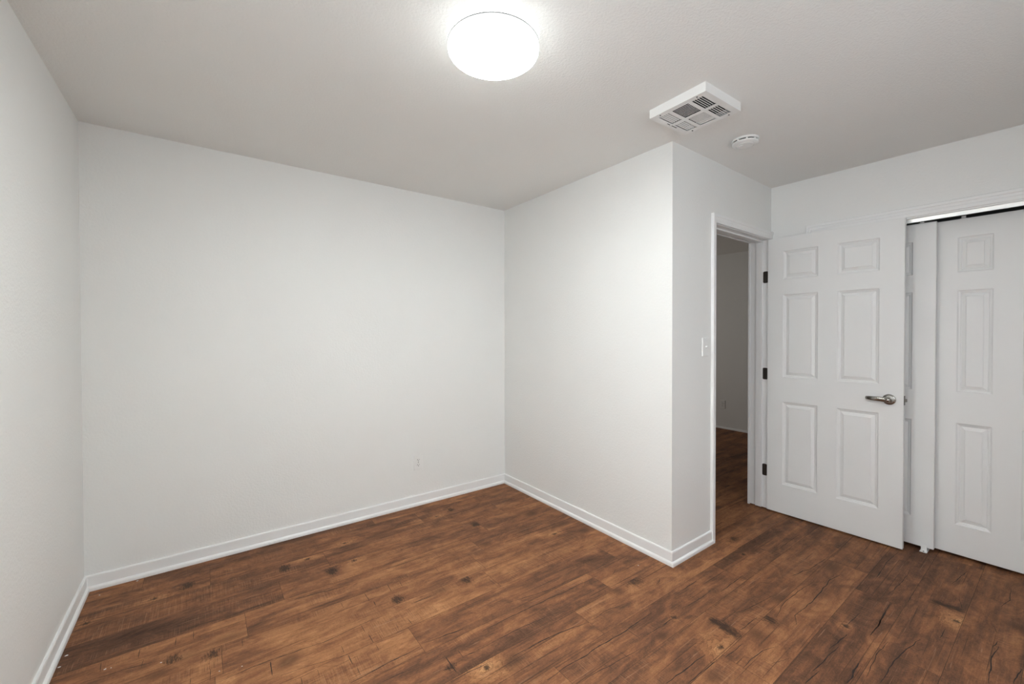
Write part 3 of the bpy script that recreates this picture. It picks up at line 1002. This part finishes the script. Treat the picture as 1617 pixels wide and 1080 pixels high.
for side in (ROOM, -ROOM):
    hd = empty('lever_handle', (0 if side == ROOM else leaf_x * 2, ly, lz))
    hd.parent = d1
    bm = bmesh.new()
    lathe(bm, [(0.033, 0.0), (0.033, 0.003 * side), (0.0315, 0.006 * side), (0.025, 0.0095 * side), (0.0145, 0.0105 * side), (0.0130, 0.0125 * side)], 48, (0, 0, 0), 'X')
    obj('rose', bm, M['nickel'], hd, 0.0008)
    bm = bmesh.new()
    lathe(bm, [(0.0115, 0.010 * side), (0.0108, 0.030 * side), (0.0125, 0.036 * side), (0.0128, 0.050 * side), (0.0110, 0.0535 * side)], 28, (0, 0, 0), 'X')
    X = lambda v: v * side
    smooth_tube(bm, [((X(0.044), 0.0125, 0.0000), 0.0075, 0.0100), ((X(0.0445), 0.0000, 0.0006), 0.0090, 0.0132), ((X(0.045), -0.020, 0.0015), 0.0088, 0.0149), ((X(0.0445), -0.050, 0.0025), 0.0077, 0.0139),
                     ((X(0.0415), -0.075, 0.0028), 0.0075, 0.0132), ((X(0.034), -0.095, 0.0025), 0.0070, 0.0122), ((X(0.0245), -0.107, 0.0015), 0.0063, 0.0110), ((X(0.0215), -0.110, 0.001), 0.0025, 0.0049)], 16)
    obj('lever', bm, M['nickel'], hd, smooth=True)
    bm = bmesh.new()
    lathe(bm, [(0.0048, 0.0530 * side), (0.0046, 0.0548 * side), (0.0020, 0.0552 * side), (0.0018, 0.0538 * side)], 18, (0, 0, 0), 'X')
    obj('privacy_button', bm, M['nickel'], hd)
lt = empty('latch', (leaf_x, 0.762, lz))
lt.parent = d1
bm = bmesh.new()
plate(bm, rrect(0.025, 0.057, 0.004), [(0, -0.001), (0, 0.0012), (0.0004, 0.0015)], lambda a, b, d: (a, d, b))
obj('latch_plate', bm, M['bronze'], lt)
bm = bmesh.new()
vs = box(bm, (-0.006, 0.0012, -0.0095), (0.006, 0.0125, 0.0095))
for v in vs:
    if v.co.y > 0.01 and v.co.x * ROOM > 0:
        v.co.y = 0.005
obj('latch_bolt', bm, M['nickel'], lt, 0.0012)
# strike plate on the latch jamb belongs to the frame
bm = bmesh.new()
plate(bm, rrect(0.030, 0.057, 0.006), [(0, -0.001), (0, 0.0012)], lambda a, b, d: (DI0 + d, yj0 + 0.019 + a, lz + b))
box(bm, (DI0, yj0 - 0.003, lz - 0.020), (DI0 + 0.0016, yj0 + 0.006, lz + 0.020))
structure('trim_6', bm, M['bronze'])

# ------------------------------------------------------------------ sliding closet doors
CROWS = [(0.196, 0.803), (0.986, 1.592), (1.697, 1.905)]
CCOLS = [(0.103, 0.246), (0.354, 0.497)]
CDW, CDT = 0.600, 0.035
for nm, xf, y0, lab in (('door_2', 3.5550, 0.512, 'white sliding closet door on the room side, mostly behind the open door'),
                        ('door_3', 3.6040, -0.067, 'white sliding closet door at the right edge of the view, behind the other')):
    dr = empty(nm, (xf + CDT / 2, y0, 0), 0.0, lab, 'closet door', 'sliding closet doors', 'structure')
    bm = bmesh.new()
    panel_door(bm, CDW, 0.0215 if nm == 'door_2' else 0.018, 2.0125, CDT, CCOLS, CROWS)
    obj('leaf', bm, M['door'], dr, 0.0012, segs=1)
    # roller brackets on top
    for yy in ((0.066, CDW - 0.075) if nm == 'door_2' else (0.075, 0.475)):
        bm = bmesh.new()
        box(bm, (-0.012, yy - 0.013, 2.0125), (0.012, yy + 0.013, 2.0150))
        box(bm, (-0.003, yy - 0.009, 2.0150), (0.001, yy + 0.009, 2.031))
        obj('roller_bracket', bm, M['plastic'], dr)

# sliding door track: fascia in front, channels behind
tr = empty('sliding_door_track', (3.505, 0.51, 2.0136), 0.0, 'white metal sliding track along the top of the closet opening', 'track')
ya, yb = CY0 + 0.013 - 0.51, CY1 - 0.013 - 0.51
bm = bmesh.new()
box(bm, (0.0, ya, 0.0), (0.0022, yb, 0.0240))
box(bm, (0.0, ya, 0.0), (0.006, yb, 0.0016))
obj('fascia', bm, M['track'], tr)
bm = bmesh.new()
box(bm, (0.0022, ya, 0.0212), (0.125, yb, 0.0240))
for xx in (0.043, 0.094):
    box(bm, (xx, ya, 0.0165), (xx + 0.003, yb, 0.0212))
obj('channel', bm, M['bronze'], tr)

# floor guide under the closet doors
gd = empty('door_floor_guide', (3.552, 0.553, 0), 0.0, 'small white plastic floor guide under the overlap of the sliding closet doors', 'door guide')
bm = bmesh.new()
box(bm, (-0.030, -0.017, 0.0003), (0.085, 0.017, 0.0030))
box(bm, (-0.0050, -0.014, 0.003), (-0.0015, 0.014, 0.036))
obj('bracket', bm, M['plastic'], gd, 0.0012)
bm = bmesh.new()
lathe(bm, [(0.0042, 0.003), (0.0040, 0.0042), (0.0026, 0.0050)], 16, (-0.018, 0, 0))
obj('screw', bm, M['bronze'], gd)

# ------------------------------------------------------------------ ceiling light
cl = empty('ceiling_light', (0.872, 1.292, H), 0.0, 'round flush-mounted ceiling light with a glowing white diffuser', 'ceiling light')
bm = bmesh.new()
lathe(bm, [(0.140, 0.0), (0.148, -0.002), (0.152, -0.020), (0.150, -0.038)], 96)
obj('upper_diffuser', bm, M['lamp_upper'], cl, smooth=True)
bm = bmesh.new()
lathe(bm, [(0.125, -0.0375), (0.1660, -0.0380), (0.1680, -0.0385), (0.1680, -0.0418), (0.125, -0.0420)], 96)
obj('trim_ring', bm, M['grey_trim'], cl, smooth=False)
bm = bmesh.new()
pf = [(0.1500, -0.0421), (0.1655, -0.0423), (0.1670, -0.0445), (0.1672, -0.0560)]
for i in range(1, 13):
    a = i / 12 * math.pi / 2
    pf.append((0.1672 * math.cos(a) ** 0.5 if i < 12 else 0.004, -0.0560 - 0.026 * math.sin(a)))
lathe(bm, pf, 96)
obj('diffuser', bm, M['lamp'], cl, smooth=True)

# ------------------------------------------------------------------ ceiling air register
vt = empty('air_vent', (1.772, 0.974, H), math.radians(-1.83), 'white square louvred air register boxed below the ceiling by the wall corner', 'air vent')
VW, VL, VD = 0.297, 0.292, 0.042
bm = bmesh.new()
for lo, hi in (((0, 0, -VD), (VW, 0.003, 0)), ((0, VL - .003, -VD), (VW, VL, 0)), ((0, 0.003, -VD), (0.003, VL - .003, 0)), ((VW - .003, .003, -VD), (VW, VL - .003, 0))):
    box(bm, lo, hi)
obj('housing', bm, M['vent'], vt)
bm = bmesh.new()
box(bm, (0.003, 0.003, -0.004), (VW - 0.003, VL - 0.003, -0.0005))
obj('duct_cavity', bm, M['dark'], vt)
UC = [(0.030, 0.138), (0.160, 0.268)]
VR = [(0.029, 0.085), (0.103, 0.187), (0.205, 0.260)]
bm = bmesh.new()
us = sorted({0.003, VW - .003} | {c for q in UC for c in q})
vs_ = sorted({0.003, VL - .003} | {c for q in VR for c in q})
for a0, a1 in zip(us, us[1:]):
    for b0, b1 in zip(vs_, vs_[1:]):
        if (a0, a1) in UC and (b0, b1) in VR:
            continue
        box(bm, (a0, b0, -VD + 0.0002), (a1, b1, -VD + 0.0016))
bmesh.ops.remove_doubles(bm, verts=bm.verts, dist=1e-5)
obj('face_plate', bm, M['vent'], vt)


def louvres(u0, u1, v0, v1, n, along_u, tilt, width):
    bm = bmesh.new()
    for i in range(n):
        t = (i + 0.5) / n
        if along_u:
            mtx = Matrix.Translation((0, v0 + (v1 - v0) * t, -VD + 0.0050)) @ Matrix.Rotation(math.radians(tilt), 4, 'X')
            box(bm, (u0, -width / 2, -0.0004), (u1, width / 2, 0.0004), mtx)
        else:
            mtx = Matrix.Translation((u0 + (u1 - u0) * t, 0, -VD + 0.0050)) @ Matrix.Rotation(math.radians(-tilt), 4, 'Y')
            box(bm, (-width / 2, v0, -0.0004), (width / 2, v1, 0.0004), mtx)
    return obj('louvre_bank', bm, M['vent'], vt)


for q, (u0, u1) in enumerate(UC):
    louvres(u0, u1, *VR[0], 5, True, 18, 0.0058)
    louvres(u0, u1, *VR[1], 9, False, 19 if q == 0 else -20, 0.0088 if q == 0 else 0.0056)
    louvres(u0, u1, *VR[2], 5, True, -25, 0.0064)
for p, q in ((0.015, 0.050), (0.015, 0.241), (0.285, 0.050), (0.285, 0.241)):
    bm = bmesh.new()
    lathe(bm, [(0.0035, 0.0004), (0.0035, -0.0006), (0.0022, -0.0016)], 16, (p, q, -VD))
    obj('screw', bm, M['dark'], vt)
bm = bmesh.new()
box(bm, (0.114, 0.2690, -VD - 0.0006), (0.190, 0.2725, -VD + 0.001))
obj('lever_slot', bm, M['dark'], vt)
bm = bmesh.new()
box(bm, (0.136, 0.2675, -VD - 0.004), (0.146, 0.2740, -VD))
obj('damper_lever', bm, M['vent'], vt, 0.0008)

# ------------------------------------------------------------------ smoke detector
sd = empty('smoke_detector', (2.492, 1.136, H), 0.0, 'round white smoke detector on the ceiling beyond the air register', 'smoke detector')
bm = bmesh.new()
lathe(bm, [(0.068, 0.0), (0.070, -0.001), (0.0705, -0.009), (0.0675, -0.0115)], 64)
obj('mounting_base', bm, M['plastic'], sd)
bm = bmesh.new()
lathe(bm, [(0.0615, -0.0110), (0.0615, -0.0185)], 64)
obj('sensor_gap', bm, M['dark'], sd)
for k in range(9):
    bm = bmesh.new()
    box(bm, (0.058, -0.0045, -0.0185), (0.0668, 0.0045, -0.0110), Matrix.Rotation(2 * math.pi * (k + .3) / 9, 4, 'Z'))
    obj('gap_rib', bm, M['plastic'], sd)
bm = bmesh.new()
lathe(bm, [(0.0600, -0.0178), (0.0668, -0.0178), (0.0672, -0.0225), (0.0650, -0.0262), (0.0560, -0.0300), (0.0470, -0.0318), (0.0455, -0.0300), (0.0435, -0.0300), (0.0420, -0.0330), (0.0200, -0.0348), (0.003, -0.0350)], 64)
obj('cover', bm, M['plastic'], sd)
bm = bmesh.new()
lathe(bm, [(0.009, -0.0340), (0.009, -0.0368), (0.0075, -0.0375)], 24, (-0.018, 0.014, 0))
obj('test_button', bm, M['plastic'], sd)


# ------------------------------------------------------------------ outlets and light switch
def outlet(loc, rotz, label):
    """local frame: plate in the XZ plane, facing -Y"""
    o = empty('wall_outlet', loc, rotz, label, 'wall outlet')
    to = lambda a, b, d: (a, -d, b)
    bm = bmesh.new()
    plate(bm, rrect(0.070, 0.115, 0.004), [(0, 0.0), (0, 0.0035), (0.0012, 0.0055), (0.003, 0.0062)], to)
    obj('cover_plate', bm, M['plastic'], o)
    for zc in (0.0195, -0.0195):
        bm = bmesh.new()
        pts = [(0.0170 * math.cos(a) if abs(math.cos(a)) < 2 else 0, max(-0.0125, min(0.0125, 0.0170 * math.sin(a)))) for a in [2 * math.pi * i / 32 for i in range(32)]]
        plate(bm, pts, [(0, 0.0055), (0, 0.0078), (0.0006, 0.0084)], lambda a, b, d, zc=zc: (a, -d, b + zc))
        rc = obj('receptacle', bm, M['plastic'], o)
        bm = bmesh.new()
        for xx, hh in ((-0.0063, 0.0085), (0.0063, 0.0068)):
            box(bm, (xx - 0.0012, -0.0088, zc + 0.0035 - hh / 2), (xx + 0.0012, -0.0080, zc + 0.0035 + hh / 2))
        lathe(bm, [(0.0027, -0.0080), (0.0027, -0.0088)], 14, (0, 0, zc - 0.0068), 'Y')
        obj('slot', bm, M['dark'], rc)
    bm = bmesh.new()
    lathe(bm, [(0.0030, -0.0060), (0.0030, -0.0070), (0.0018, -0.0076)], 16, (0, 0, 0), 'Y')
    obj('screw', bm, M['nickel'], o)
    return o


outlet((1.346, LB[1] - 0.0040, 0.334), 0.0, 'white duplex outlet low on the back wall of the room')
outlet((XH - 0.0003, 2.962, 0.339), math.radians(-90), 'white duplex outlet on the dim hallway wall seen through the doorway')

sw = empty('light_switch', (2.529, yw(2.529) - 0.0003, 1.254), 0.0, 'white toggle light switch on the wall beside the doorway', 'light switch')
bm = bmesh.new()
plate(bm, rrect(0.070, 0.115, 0.004), [(0, 0.0), (0, 0.0035), (0.0012, 0.0055), (0.003, 0.0062)], lambda a, b, d: (a, -d, b))
obj('cover_plate', bm, M['plastic'], sw)
bm = bmesh.new()
vs = box(bm, (-0.0045, -0.0180, -0.0040), (0.0045, -0.0055, 0.0075))
for v in vs:
    if v.co.y < -0.01:
        v.co.z = v.co.z * 0.6 + 0.006
        v.co.x *= 0.75
obj('toggle', bm, M['plastic'], sw, 0.0008)
for zz in (0.030, -0.030):
    bm = bmesh.new()
    lathe(bm, [(0.0030, -0.0060), (0.0030, -0.0070), (0.0018, -0.0076)], 16, (0, 0, zz), 'Y')
    obj('screw', bm, M['plastic'], sw)
